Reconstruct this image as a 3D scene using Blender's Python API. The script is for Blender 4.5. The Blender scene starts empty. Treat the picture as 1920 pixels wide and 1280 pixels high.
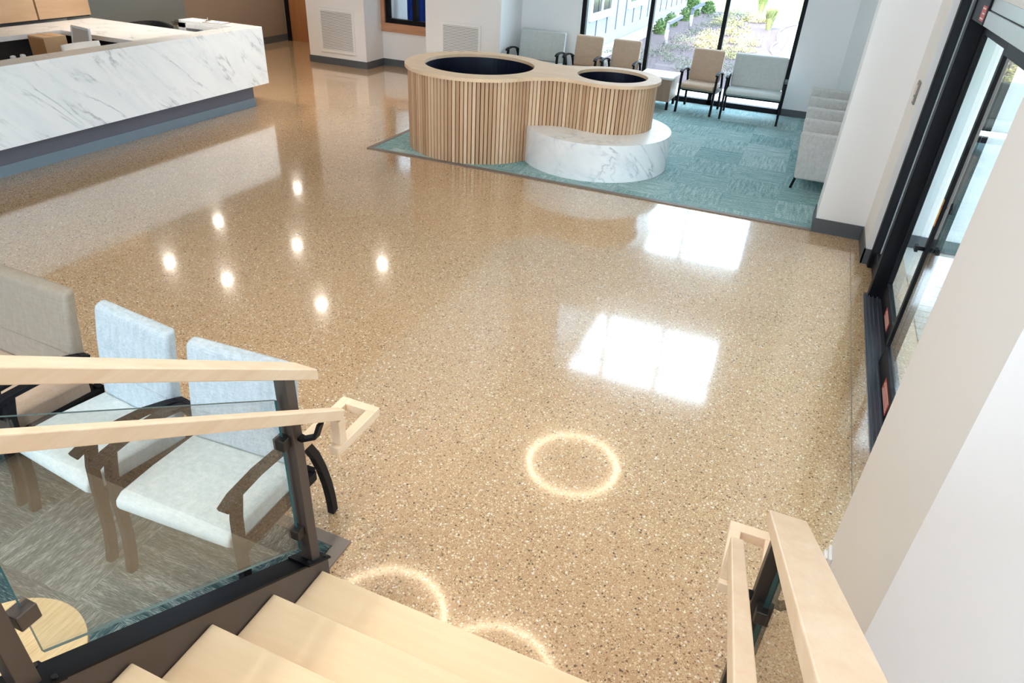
import bpy, bmesh, math, random
from mathutils import Vector, Matrix
random.seed(7)
C = bpy.context.scene
COL = C.collection
PI = math.pi

# ------------------------------------------------------------------ camera
H = 2.7
cam_d = bpy.data.cameras.new('camera'); cam = bpy.data.objects.new('camera', cam_d); COL.objects.link(cam)
cam_d.sensor_width = 36.0; cam_d.lens = 24.0; cam_d.clip_start = 0.05; cam_d.clip_end = 400
_D = Vector((-122., 2060., 1280.)).normalized()                 # down, in image axes (x right, y down, z ahead)
_P = Vector((630., -758., 1280.)); _Y = (_P - _P.dot(_D) * _D).normalized()
_Z = -_D; _X = _Y.cross(_Z)
_right = Vector((_X[0], _Y[0], _Z[0])); _down = Vector((_X[1], _Y[1], _Z[1])); _fwd = Vector((_X[2], _Y[2], _Z[2]))
cam.matrix_world = Matrix(((_right.x, -_down.x, -_fwd.x, 0), (_right.y, -_down.y, -_fwd.y, 0),
                           (_right.z, -_down.z, -_fwd.z, H), (0, 0, 0, 1)))
C.camera = cam

# ------------------------------------------------------------------ world, sun, daylight, exposure
SKY = 10.0
w = bpy.data.worlds.new('sky'); C.world = w; w.use_nodes = True
_bg = w.node_tree.nodes['Background']
_bg.inputs['Color'].default_value = (0.64, 0.83, 1.0, 1); _bg.inputs['Strength'].default_value = SKY
sun_d = bpy.data.lights.new('sun', 'SUN'); sun_d.energy = 14.0; sun_d.angle = 0.02; sun_d.color = (1, .96, .88)
sun = bpy.data.objects.new('sun', sun_d); COL.objects.link(sun); sun.rotation_euler = (math.radians(42), math.radians(-14), 0)
sun.location = (2, 20, 20)

def portal(name, loc, rot, sx, sy):
    d = bpy.data.lights.new(name, 'AREA'); d.shape = 'RECTANGLE'; d.size = sx; d.size_y = sy
    d.cycles.is_portal = True
    o = bpy.data.objects.new(name, d); COL.objects.link(o); o.location = loc; o.rotation_euler = rot
portal('portal_window', (-2.2, 13.35, 1.55), (-PI/2, 0, 0), 3.9, 3.1)
portal('portal_clerestory', (-2.2, 13.35, 5.6), (-PI/2, 0, 0), 3.9, 1.95)
portal('portal_door', (3.36, 4.0, 1.3), (0, PI/2, 0), 2.5, 5.8)
portal('portal_rear', (-2.6, -6.2, 2.9), (PI/2, 0, 0), 5.6, 4.6)
C.view_settings.view_transform = 'Standard'; C.view_settings.look = 'None'
C.view_settings.gamma = 1.0; C.view_settings.use_curve_mapping = False
C.view_settings.exposure = 0.09
C.cycles.use_denoising = True
C.cycles.max_bounces = 8; C.cycles.diffuse_bounces = 5; C.cycles.glossy_bounces = 4
C.cycles.transparent_max_bounces = 24; C.cycles.transmission_bounces = 4
C.cycles.caustics_reflective = False; C.cycles.caustics_refractive = False
C.cycles.sample_clamp_indirect = 6.0

# ------------------------------------------------------------------ helpers
def sr(r, g, b):
    f = lambda c: ((c/255)/12.92 if c/255 <= .04045 else ((c/255+.055)/1.055)**2.4)
    return (f(r), f(g), f(b), 1)

class NT:
    def __init__(s, name):
        s.m = bpy.data.materials.new(name); s.m.use_nodes = True; s.t = s.m.node_tree; s.n = s.t.nodes
        s.b = s.n['Principled BSDF']
    def new(s, t, **k):
        n = s.n.new(t)
        for a, v in k.items(): setattr(n, a, v)
        return n
    def link(s, a, b): s.t.links.new(a, b)
    def coord(s, scale=(1, 1, 1), rot=(0, 0, 0), world=True):
        if world: src = s.new('ShaderNodeNewGeometry').outputs['Position']
        else: src = s.new('ShaderNodeTexCoord').outputs['Object']
        m = s.new('ShaderNodeMapping'); m.inputs['Scale'].default_value = scale; m.inputs['Rotation'].default_value = rot
        s.link(src, m.inputs['Vector']); return m.outputs['Vector']
    def noise(s, vec, scale, detail=3, rough=.5, dist=0):
        n = s.new('ShaderNodeTexNoise'); n.inputs['Scale'].default_value = scale; n.inputs['Detail'].default_value = detail
        n.inputs['Roughness'].default_value = rough; n.inputs['Distortion'].default_value = dist
        s.link(vec, n.inputs['Vector']); return n
    def ramp(s, fac, stops, interp='LINEAR'):
        r = s.new('ShaderNodeValToRGB'); r.color_ramp.interpolation = interp; e = r.color_ramp.elements
        while len(e) < len(stops): e.new(.5)
        for i, (p, c) in enumerate(stops):
            e[i].position = p; e[i].color = c if len(c) == 4 else (*c, 1)
        s.link(fac, r.inputs['Fac']); return r.outputs['Color']
    def mix(s, fac, a, b, typ='MIX'):
        m = s.new('ShaderNodeMix', data_type='RGBA', blend_type=typ)
        for k, v in ((0, fac), (6, a), (7, b)):
            if hasattr(v, 'links'): s.link(v, m.inputs[k])
            else: m.inputs[k].default_value = v
        return m.outputs[2]
    def math(s, op, a, b=0.0, c=0.0):
        m = s.new('ShaderNodeMath', operation=op)
        for k, v in enumerate((a, b, c)):
            if hasattr(v, 'links'): s.link(v, m.inputs[k])
            else: m.inputs[k].default_value = v
        return m.outputs[0]
    def bump(s, h, strength=.2, dist=.01):
        b = s.new('ShaderNodeBump'); b.inputs['Strength'].default_value = strength; b.inputs['Distance'].default_value = dist
        s.link(h, b.inputs['Height']); s.link(b.outputs['Normal'], s.b.inputs['Normal'])
    def col(s, c):
        if hasattr(c, 'links'): s.link(c, s.b.inputs['Base Color'])
        else: s.b.inputs['Base Color'].default_value = c
    def done(s, rough=.5, metal=0, spec=.5):
        s.b.inputs['Roughness'].default_value = rough; s.b.inputs['Metallic'].default_value = metal
        s.b.inputs['Specular IOR Level'].default_value = spec
        return s.m

def plain(name, c, rough=.5, metal=0, spec=.5, var=.04, sc=6):
    n = NT(name); v = n.noise(n.coord(), sc, 3)
    lo = tuple(x*(1-var) for x in c[:3]) + (1,); hi = tuple(min(1, x*(1+var)) for x in c[:3]) + (1,)
    n.col(n.ramp(v.outputs['Fac'], [(.3, lo), (.7, hi)])); return n.done(rough, metal, spec)

def emit(name, c, s):
    n = NT(name); n.b.inputs['Emission Color'].default_value = c; n.b.inputs['Emission Strength'].default_value = s
    n.col(c); return n.done(.5)

def m_terrazzo():
    n = NT('terrazzo'); P = n.coord()
    big = n.noise(P, .8, 4)
    base = n.ramp(big.outputs['Fac'], [(.3, sr(188, 151, 113)), (.7, sr(200, 163, 125))])
    def chips(scale, thr, cols, seed):
        v = n.new('ShaderNodeTexVoronoi', feature='F1'); v.inputs['Scale'].default_value = scale; v.inputs['Randomness'].default_value = 1
        mp = n.new('ShaderNodeMapping'); mp.inputs['Location'].default_value = (seed, seed*2.3, 0); n.link(P, mp.inputs['Vector'])
        nz = n.noise(P, scale*1.6, 1); off = n.new('ShaderNodeVectorMath', operation='MULTIPLY_ADD')
        n.link(nz.outputs['Color'], off.inputs[0]); off.inputs[1].default_value = (.5/scale,)*3; n.link(mp.outputs['Vector'], off.inputs[2])
        n.link(off.outputs[0], v.inputs['Vector'])
        sp = n.new('ShaderNodeSeparateColor'); n.link(v.outputs['Color'], sp.inputs[0])
        size = n.math('MULTIPLY_ADD', sp.outputs[1], .26, thr)
        mask = n.math('MULTIPLY', n.math('LESS_THAN', v.outputs['Distance'], size), n.math('GREATER_THAN', sp.outputs[2], .18))
        col = n.ramp(sp.outputs[0], cols, 'CONSTANT')
        return mask, col
    m1, c1 = chips(66, .20, [(0, sr(230, 208, 174)), (.24, sr(216, 184, 140)), (.44, sr(150, 112, 76)), (.58, sr(218, 192, 156)), (.78, sr(104, 82, 62)), (.9, sr(238, 226, 206))], 0)
    m2, c2 = chips(150, .27, [(0, sr(220, 194, 154)), (.32, sr(150, 114, 76)), (.52, sr(210, 180, 138)), (.74, sr(98, 76, 56)), (.86, sr(234, 218, 190))], 5)
    c = n.mix(m2, base, c2); c = n.mix(m1, c, c1)
    m3, c3 = chips(40, .02, [(0, sr(230, 218, 200)), (.5, sr(196, 172, 144)), (.8, sr(132, 108, 86))], 11)
    c = n.mix(m3, c, c3)
    n.col(c); n.b.inputs['IOR'].default_value = 1.5; n.b.inputs['Coat Weight'].default_value = 1.0; n.b.inputs['Coat IOR'].default_value = 1.60; n.b.inputs['Coat Roughness'].default_value = .07
    rr = n.noise(P, 2.2, 4)
    rg = n.ramp(rr.outputs['Fac'], [(.3, (.13,)*3), (.7, (.18,)*3)]); n.done(.1); n.link(rg, n.b.inputs['Roughness'])
    return n.m

def m_carpet(name, cols, sc=1.0):
    n = NT(name); T = .6096*sc
    g = n.new('ShaderNodeNewGeometry').outputs['Position']; sp = n.new('ShaderNodeSeparateXYZ'); n.link(g, sp.inputs[0])
    ix = n.math('FLOOR', n.math('DIVIDE', sp.outputs[0], T)); iy = n.math('FLOOR', n.math('DIVIDE', n.math('ADD', sp.outputs[1], .1), T))
    par = n.math('ABSOLUTE', n.math('MODULO', n.math('ADD', ix, iy), 2.0))
    a = n.noise(n.coord((14, 150, 1)), 1.6, 4, .7); b = n.noise(n.coord((150, 14, 1)), 1.6, 4, .7)
    a2 = n.noise(n.coord((2.0, 22, 1)), 1.5, 3, .6); b2 = n.noise(n.coord((22, 2.0, 1)), 1.5, 3, .6)
    f = n.mix(par, a.outputs['Fac'], b.outputs['Fac']); f2 = n.mix(par, a2.outputs['Fac'], b2.outputs['Fac'])
    wn = n.new('ShaderNodeTexWhiteNoise', noise_dimensions='2D'); cb = n.new('ShaderNodeCombineXYZ'); n.link(ix, cb.inputs[0]); n.link(iy, cb.inputs[1]); n.link(cb.outputs[0], wn.inputs['Vector'])
    v = n.math('ADD', n.math('MULTIPLY', f, .66), n.math('ADD', n.math('MULTIPLY', f2, .30), n.math('MULTIPLY', wn.outputs['Value'], .06)))
    n.col(n.ramp(v, [(.38, cols[0]), (.46, cols[1]), (.53, cols[2]), (.63, cols[3])])); n.bump(f, .5, .004)
    return n.done(.95, 0, .1)

def m_marble():
    n = NT('marble'); P = n.coord((1, 1, 1), (0, 0, 0))
    r0 = n.new('ShaderNodeMapping'); n.link(P, r0.inputs['Vector']); r0.inputs['Rotation'].default_value = (math.radians(44), 0, math.radians(10))
    rot = n.new('ShaderNodeMapping'); n.link(r0.outputs['Vector'], rot.inputs['Vector']); rot.inputs['Scale'].default_value = (1.5, .42, 2.3)
    a = n.noise(rot.outputs['Vector'], 1.5, 8, .58, .35)
    v = n.math('ABSOLUTE', n.math('SUBTRACT', a.outputs['Fac'], .5))
    line = n.ramp(v, [(0, (1,)*3), (.005, (.6,)*3), (.018, (.12,)*3), (.04, (.0,)*3)])
    b = n.noise(P, 2.3, 3); patch = n.ramp(b.outputs['Fac'], [(.46, (0,)*3), (.62, (1,)*3)])
    c = n.noise(rot.outputs['Vector'], 2.1, 5, .6, .3); cloud = n.ramp(c.outputs['Fac'], [(.45, (0,)*3), (.75, (1,)*3)])
    base = n.mix(cloud, sr(247, 247, 248), sr(235, 238, 241))
    fac = n.math('MULTIPLY', line, n.math('MULTIPLY_ADD', patch, .62, .10))
    n.col(n.mix(fac, base, sr(138, 148, 158))); return n.done(.35)

def m_wood(name, lo, hi, axis='X', rough=.42, scale=1.0, var=.5):
    n = NT(name); s = {'X': (1.2, 14, 14), 'Y': (14, 1.2, 14), 'Z': (14, 14, 1.2)}[axis]
    P = n.coord(tuple(x*scale for x in s))
    a = n.noise(P, 1.3, 5, .6, .4); b = n.noise(P, 6, 3, .6); c = n.noise(n.coord(), 1.7, 2)
    f = n.math('ADD', n.math('MULTIPLY', a.outputs['Fac'], .6), n.math('ADD', n.math('MULTIPLY', b.outputs['Fac'], .18), n.math('MULTIPLY', c.outputs['Fac'], .22)))
    n.col(n.ramp(f, [(.5-var*.3, lo), (.5+var*.3, hi)])); n.bump(b.outputs['Fac'], .06, .003)
    return n.done(rough)

def m_fabric(name, lo, hi, sc=260, rough=.85):
    n = NT(name)
    a = n.noise(n.coord((1, 1, .12)), sc, 2); b = n.noise(n.coord((.12, .12, 1)), sc, 2); c = n.noise(n.coord((1, 1, .25)), 40, 3)
    f = n.math('ADD', n.math('MULTIPLY', a.outputs['Fac'], .35), n.math('ADD', n.math('MULTIPLY', b.outputs['Fac'], .35), n.math('MULTIPLY', c.outputs['Fac'], .3)))
    n.col(n.ramp(f, [(.38, lo), (.62, hi)])); n.bump(f, .25, .002); return n.done(rough, 0, .25)

def m_glass(name, tint, ior_=1.5):
    n = NT(name); n.n.remove(n.b)
    g = n.new('ShaderNodeNewGeometry'); fr = n.new('ShaderNodeFresnel')
    ior = n.new('ShaderNodeMapRange'); n.link(g.outputs['Backfacing'], ior.inputs['Value'])
    ior.inputs['To Min'].default_value = ior_; ior.inputs['To Max'].default_value = 1/ior_
    n.link(ior.outputs[0], fr.inputs['IOR'])
    tr = n.new('ShaderNodeBsdfTransparent'); tr.inputs['Color'].default_value = tint
    gl = n.new('ShaderNodeBsdfGlossy'); gl.inputs['Roughness'].default_value = 0.0
    mx = n.new('ShaderNodeMixShader'); n.link(fr.outputs[0], mx.inputs[0])
    n.link(tr.outputs[0], mx.inputs[1]); n.link(gl.outputs[0], mx.inputs[2])
    n.link(mx.outputs[0], n.n['Material Output'].inputs['Surface']); return n.m

M = dict(
    terrazzo=m_terrazzo(),
    carpet=m_carpet('teal_carpet', [sr(88, 124, 126), sr(122, 158, 160), sr(154, 184, 185), sr(210, 220, 218)]),
    carpet2=m_carpet('dark_teal_carpet', [sr(36, 54, 58), sr(58, 78, 80), sr(84, 100, 100), sr(160, 166, 158)]),
    marble=m_marble(),
    wall=plain('warm_white_paint', sr(238, 236, 236), .6, var=.01, sc=1),
    wallw=plain('white_paint', sr(232, 233, 233), .6, var=.01, sc=1),
    ceil=plain('ceiling_white', sr(236, 234, 230), .8, var=.01, sc=1),
    taupe=plain('taupe_paint', sr(150, 132, 116), .7, var=.02, sc=1),
    greypaint=plain('grey_green_paint', sr(128, 134, 134), .7, var=.02, sc=1),
    base=plain('rubber_base', sr(84, 88, 92), .55, var=.03),
    kick=plain('kick_laminate', sr(98, 98, 108), .6, var=.02),
    basegrey=plain('blue_grey_rubber', sr(118, 132, 142), .55, var=.02),
    strip=plain('carpet_trim', sr(126, 112, 102), .6, var=.03),
    maple=m_wood('maple', sr(238, 206, 166), sr(248, 225, 190), 'X', .4, 1.0, .8),
    mapley=m_wood('maple_rail', sr(233, 203, 170), sr(246, 223, 196), 'Y', .38),
    woodtop=m_wood('oak_top', sr(220, 186, 152), sr(234, 204, 172), 'X', .45, .6),
    panel=m_wood('wall_panel_wood', sr(196, 158, 122), sr(214, 178, 142), 'Y', .5, .4),
    trimwood=m_wood('window_trim_wood', sr(182, 132, 98), sr(204, 154, 118), 'X', .5),
    door=m_wood('door_wood', sr(150, 98, 58), sr(176, 120, 76), 'Z', .5, .5),
    tablewood=m_wood('table_laminate', sr(150, 126, 108), sr(178, 154, 134), 'Z', .5, 1.5),
    zebra=m_wood('striped_laminate', sr(168, 132, 84), sr(232, 206, 160), 'Y', .4, 4.5, .8),
    slatback=plain('slat_backing', sr(124, 92, 68), .8),
    navy=plain('navy_liner', sr(14, 22, 42), .35, var=.2, sc=3),
    black=plain('black_metal', sr(20, 20, 24), .5, spec=.15, var=.1),
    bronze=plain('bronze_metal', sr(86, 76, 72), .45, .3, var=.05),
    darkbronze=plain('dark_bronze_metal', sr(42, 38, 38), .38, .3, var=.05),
    alu=plain('aluminium', sr(150, 152, 156), .3, .8),
    track=plain('track_metal', sr(92, 96, 106), .35, .5),
    bluefab=m_fabric('pale_blue_fabric', sr(162, 171, 175), sr(193, 199, 202)),
    seatfab=m_fabric('pale_grey_fabric', sr(196, 206, 206), sr(220, 226, 224)),
    greyfab=m_fabric('grey_green_vinyl', sr(192, 198, 196), sr(206, 210, 208), 90),
    tan=m_fabric('tan_vinyl', sr(194, 168, 146), sr(206, 181, 159), 90, .6),
    taupefab_shaded=m_fabric('taupe_vinyl_shaded', sr(146, 132, 116), sr(158, 144, 128), 90, .6),  # taupe darkened to hold the shade on the backrest's unlit front
    sofafab=m_fabric('oatmeal_fabric', sr(190, 187, 184), sr(216, 213, 210), 200),
    white=plain('white_plastic', sr(238, 238, 238), .4, var=.01),
    ventshade=plain('vent_gap_shade', sr(104, 100, 108), .8),  # dark sheet on the wall; shade between the louvres painted as its colour
    mesh=plain('mesh_back', sr(196, 188, 180), .7, var=.05, sc=200),
    card=plain('cardboard', sr(206, 172, 134), .8, var=.04),
    cardshade=plain('cardboard_shaded', sr(176, 126, 80), .8, var=.04),  # darker copy of the cardboard: shade of the carton's side put into colour
    chrome=plain('brushed_steel', sr(200, 196, 186), .25, .9),
    paper=plain('paper', sr(240, 240, 242), .8, var=.01), inkblue=plain('blue_ink', sr(96, 128, 196), .8),
    board=plain('clipboard', sr(120, 92, 84), .6),
    dark=plain('dark_laminate', sr(40, 40, 44), .6),
    blue=plain('blue_cloth', sr(18, 62, 170), .8, var=.25, sc=9),
    green=plain('green_plastic', sr(70, 190, 110), .4), leaf=plain('plant_leaf', sr(116, 140, 80), .7, var=.3, sc=8),
    glass=m_glass('clear_glass', (.985, .995, .99, 1)), rglass=m_glass('rail_glass', (.93, .945, .94, 1), 2.0), gedge=plain('glass_edge_teal', sr(56, 110, 112), .2, var=.1),
    siding=plain('blue_grey_siding', sr(132, 136, 144), .7, var=.03, sc=2),
    sidetrim=plain('siding_batten', sr(92, 96, 108), .7),
    mulch=plain('mulch', sr(84, 70, 74), .95, var=.5, sc=34), gravel=plain('gravel', sr(170, 164, 158), .95, var=.4, sc=40),
    concrete=plain('pale_concrete', sr(206, 204, 198), .9, var=.05, sc=3), lawn=plain('lawn', sr(128, 152, 84), .95, var=.15, sc=9),
    bush=plain('bush_leaf', sr(84, 112, 58), .8, var=.35, sc=20), bush2=plain('bush_leaf_yellow', sr(140, 148, 96), .8, var=.35, sc=20),
    bloom=plain('pale_blooms', sr(170, 162, 116), .8, var=.4, sc=20), lav=plain('grey_green_stems', sr(112, 118, 96), .8, var=.35, sc=20),
    lavender=plain('lavender_flowers', sr(132, 110, 168), .8), winglass=plain('dark_window_glass', sr(40, 48, 58), .12),
    hdr=plain('header_aluminium', sr(176, 184, 186), .35, .3),
    red=plain('red_sticker', sr(196, 70, 62), .5), stickw=plain('sticker_print', sr(230, 214, 206), .5), orange=plain('orange_sticker', sr(232, 170, 80), .5),
    mat=plain('ribbed_entry_mat', sr(178, 176, 170), .95, var=.08, sc=60),
    grey=plain('mid_grey', sr(128, 126, 128), .5),
    ring=emit('ring_light', (1, .80, .56, 1), 17), spot=emit('downlight_lens', (1, .93, .82, 1), 90),
)
for i, k in enumerate([(200, 162, 128), (214, 178, 144), (224, 190, 156), (207, 168, 132), (192, 152, 118)]):
    M['slat%d' % i] = m_wood('slat_wood_%s' % 'abcde'[i], sr(*[x-10 for x in k]), sr(*[x+6 for x in k]), 'Z', .5, .8)

class MB:
    """collects geometry for ONE mesh object"""
    def __init__(s): s.v = []; s.f = []; s.m = []; s.cur = 0; s.smooth = set()
    def add(s, vs, fs, mi=None, sm=False):
        b = len(s.v); s.v += [tuple(v) for v in vs]
        for f in fs:
            if sm: s.smooth.add(len(s.f))
            s.f.append(tuple(b+i for i in f)); s.m.append(s.cur if mi is None else mi)
        return s
    def box(s, x0, x1, y0, y1, z0, z1, mi=None):
        if x0 > x1: x0, x1 = x1, x0
        if y0 > y1: y0, y1 = y1, y0
        if z0 > z1: z0, z1 = z1, z0
        vs = [(x, y, z) for z in (z0, z1) for y in (y0, y1) for x in (x0, x1)]
        return s.add(vs, [(0, 2, 3, 1), (4, 5, 7, 6), (0, 1, 5, 4), (2, 6, 7, 3), (0, 4, 6, 2), (1, 3, 7, 5)], mi)
    def bar(s, p, q, w, h, up=(0, 0, 1), mi=None):
        p = Vector(p); q = Vector(q); d = (q-p).normalized(); u = Vector(up); sd = d.cross(u).normalized(); u = sd.cross(d).normalized()
        vs = []
        for e in (p, q):
            for a, b in ((-1, -1), (1, -1), (1, 1), (-1, 1)): vs.append(e + sd*a*w/2 + u*b*h/2)
        return s.add(vs, [(0, 1, 2, 3), (7, 6, 5, 4), (0, 4, 5, 1), (1, 5, 6, 2), (2, 6, 7, 3), (3, 7, 4, 0)], mi)
    def sweep(s, pts, w, h, side=(1, 0, 0), mi=None, sm=True):
        """rectangular section along a polyline; w along side, h across"""
        sd = Vector(side).normalized(); P = [Vector(p) for p in pts]; n = len(P); vs = []
        for i, p in enumerate(P):
            d = (P[min(i+1, n-1)] - P[max(i-1, 0)]).normalized(); u = d.cross(sd).normalized()
            for a, b in ((-1, -1), (1, -1), (1, 1), (-1, 1)): vs.append(p + sd*a*w/2 + u*b*h/2)
        fs = [(0, 1, 2, 3), tuple(4*(n-1)+k for k in (3, 2, 1, 0))]
        for i in range(n-1):
            for k in range(4):
                a = 4*i+k; b = 4*i+(k+1) % 4; fs.append((a, a+4, b+4, b))
        return s.add(vs, fs, mi, False)
    def tube(s, pts, r, n=10, mi=None, r2=None):
        P = [Vector(p) for p in pts]; k = len(P); vs = []
        for i, p in enumerate(P):
            d = (P[min(i+1, k-1)] - P[max(i-1, 0)]).normalized()
            a = Vector((0, 0, 1)) if abs(d.z) < .9 else Vector((1, 0, 0)); x = d.cross(a).normalized(); y = d.cross(x)
            rr = r if r2 is None else r + (r2-r)*i/(k-1)
            for j in range(n): t = 2*PI*j/n; vs.append(p + x*rr*math.cos(t) + y*rr*math.sin(t))
        fs = [(i*n+j, i*n+(j+1) % n, (i+1)*n+(j+1) % n, (i+1)*n+j) for i in range(k-1) for j in range(n)]
        s.add(vs, fs, mi, True); b = len(s.v) - len(vs)
        s.f += [tuple(b+j for j in reversed(range(n))), tuple(b+(k-1)*n+j for j in range(n))]; s.m += [s.cur if mi is None else mi]*2
        return s
    def prism(s, poly, z0, z1, mi=None, sm=False):
        n = len(poly); vs = [(x, y, z0) for x, y in poly] + [(x, y, z1) for x, y in poly]
        s.add(vs, [tuple(reversed(range(n))), tuple(range(n, 2*n))], mi)
        b = len(s.v)-2*n
        for i in range(n):
            if sm: s.smooth.add(len(s.f))
            s.f.append((b+i, b+(i+1) % n, b+n+(i+1) % n, b+n+i)); s.m.append(s.cur if mi is None else mi)
        return s
    def extx(s, prof, x0, x1, mi=None):
        """profile of (y, z) points (counter-clockwise seen from +x), extruded along x"""
        n = len(prof); vs = [(x0, y, z) for y, z in prof] + [(x1, y, z) for y, z in prof]
        fs = [tuple(reversed(range(n))), tuple(range(n, 2*n))] + [(i, (i+1) % n, n+(i+1) % n, n+i) for i in range(n)]
        return s.add(vs, fs, mi)
    def ringplate(s, outer, inner, z0, z1, mi=None):
        """slab between two closed loops with the same number of points"""
        n = len(outer)
        vs = [(x, y, z0) for x, y in outer] + [(x, y, z0) for x, y in inner] + [(x, y, z1) for x, y in outer] + [(x, y, z1) for x, y in inner]
        fs = []
        for i in range(n):
            j = (i+1) % n
            fs += [(2*n+i, 2*n+j, 3*n+j, 3*n+i), (i, n+i, n+j, j), (i, j, 2*n+j, 2*n+i), (n+i, 3*n+i, 3*n+j, n+j)]
        return s.add(vs, fs, mi)
    def quad(s, a, b, c, d, mi=None): return s.add([a, b, c, d], [(0, 1, 2, 3)], mi)
    def build(s, name, mats, parent=None, bevel=0, seg=2, off=None, smooth=False, sub=0, angle=40, weld=False):
        me = bpy.data.meshes.new(name)
        o = Vector(off) if off is not None else Vector((0, 0, 0))
        me.from_pydata([tuple(Vector(v)-o) for v in s.v], [], s.f)
        for m in (mats if isinstance(mats, (list, tuple)) else [mats]): me.materials.append(M[m] if isinstance(m, str) else m)
        for i, p in enumerate(me.polygons):
            p.material_index = s.m[i]
            if smooth or i in s.smooth: p.use_smooth = True
        bm = bmesh.new(); bm.from_mesh(me)
        if weld: bmesh.ops.remove_doubles(bm, verts=bm.verts, dist=1e-5)
        bmesh.ops.recalc_face_normals(bm, faces=bm.faces); bm.to_mesh(me); bm.free()
        ob = bpy.data.objects.new(name, me); COL.objects.link(ob)
        if parent is not None: ob.parent = parent
        elif off is not None: ob.location = o
        if bevel:
            b = ob.modifiers.new('bevel', 'BEVEL'); b.width = bevel; b.segments = seg; b.limit_method = 'ANGLE'; b.angle_limit = math.radians(angle)
            if seg > 2:
                for p in me.polygons: p.use_smooth = True
                b.harden_normals = True
        if sub:
            d = ob.modifiers.new('sub', 'SUBSURF'); d.levels = sub; d.render_levels = sub
        return ob

def tag(o, label=None, cat=None, group=None, kind=None):
    if label: o['label'] = label
    if cat: o['category'] = cat
    if group: o['group'] = group
    if kind: o['kind'] = kind
    return o
def thing(name, label, cat, loc=(0, 0, 0), rz=0, group=None):
    o = bpy.data.objects.new(name, None); COL.objects.link(o); o.empty_display_size = .1
    o.location = loc; o.rotation_euler = (0, 0, rz); return tag(o, label, cat, group)
def struct(name, mb, mats, **k): return tag(mb.build(name, mats, **k), kind='structure')
def children(o): return [c for c in bpy.data.objects if c.parent == o]
def dup(root, loc, rz, label, group=None):
    r = root.copy(); COL.objects.link(r); r.location = loc; r.rotation_euler = (0, 0, rz); r['label'] = label
    if group: r['group'] = group
    for ch in children(root):
        c = ch.copy(); COL.objects.link(c); c.parent = r
        for g in children(ch):
            d = g.copy(); COL.objects.link(d); d.parent = c
    return r

# ------------------------------------------------------------------ room shell
CEIL = 7.0; SOF = 3.1; YW = 13.1
b = MB().box(-14, 1.3, -6.2, 14.2, -.2, 0); b.box(1.3, 3.2, -6.2, 1.74, -.2, 0); struct('floor', b, 'terrazzo')
struct('ceiling', MB().box(-5.0, 3.2, -6.2, 13.5, CEIL, CEIL+.2), 'ceil')
struct('ceiling_soffit', MB().box(-14, -5.0, -6.2, 14.2, SOF, CEIL+.2), 'ceil')
struct('trim_4', MB().box(.80, .805, 1.8, 7.6, -.01, .0008), 'strip')
# carpets
b = MB().box(-5.12, 1.0, 7.68, 13.1, -.01, .008); struct('floor_carpet_lounge', b, 'carpet')
b = MB().box(-5.18, .95, 7.62, 7.68, -.01, .012).box(-5.18, -5.12, 7.68, 12.12, -.01, .012); struct('trim_1', b, 'strip')
b = MB().box(-6.5, -1.62, -6, 1.86, -.01, .008); struct('floor_carpet_seating', b, 'carpet2')
b = MB().box(-6.5, -1.545, 1.86, 1.925, -.01, .012).box(-1.61, -1.545, 1.55, 1.86, -.01, .012); struct('trim_2', b, 'strip')
# window wall with window 1 (floor level) and window 2 (clerestory)
def wall_xy(name, rects, mat, plane, axis, t):
    b = MB()
    for (a0, a1, z0, z1) in rects:
        if axis == 'y': b.box(a0, a1, plane, plane+t, z0, z1)
        else: b.box(plane, plane+t, a0, a1, z0, z1)
    return struct(name, b, mat)
wall_xy('wall_far', [(-5.3, -4.1, 0, CEIL), (-.33, .43, 0, CEIL), (-4.1, -.33, 3.08, 4.65), (-4.1, -.33, 6.5, CEIL)], 'wall', YW, 'y', .25)
struct('wall_far_return', MB().prism([(.43, 13.1), (.43, 13.35), (1.2, 13.35), (1.2, 12.4), (.80, 12.4)], 0, CEIL), 'wallw')
struct('wall_lounge_side', MB().box(.80, 1.0, 8.1, 12.4, 0, CEIL), 'wallw')
# far pillar beside the entrance
struct('wall_pillar_far', MB().box(.42, 1.2, 7.63, 8.1, 0, CEIL).box(.90, 1.2, 7.0, 7.63, 0, CEIL), 'wall')
b = MB().box(.405, .905, 7.615, 7.63, 0, .15).box(.885, .90, 6.985, 7.63, 0, .15).box(.885, .99, 6.985, 7.0, 0, .15).box(.405, .42, 7.63, 8.1, 0, .15)
struct('baseboard_pillar', b, 'base')
struct('baseboard_far', MB().box(-.33, .43, 13.085, 13.1, 0, .12), 'base')
# door wall above the entrance, and the near pillar
struct('wall_right', MB().box(.96, 1.2, 2.56, 7.0, 2.42, CEIL), 'wallw')
struct('wall_pillar_near', MB().box(.60, 3.2, 1.74, 2.56, 0, CEIL), 'wall')
struct('wall_right_near', MB().box(3.0, 3.2, -6.2, 1.74, 0, CEIL), 'wall')
struct('wall_rear', MB().box(-14, -7.2, -6.2, -6.0, 0, SOF).box(-7.2, 3.0, -6.2, -6.0, 0, .6).box(-7.2, -5.4, -6.2, -6, .6, 3.1).box(-5.4, 3.0, -6.2, -6.0, 5.2, CEIL).box(.2, 3.0, -6.2, -6.0, .6, 5.2), 'wall')
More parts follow.
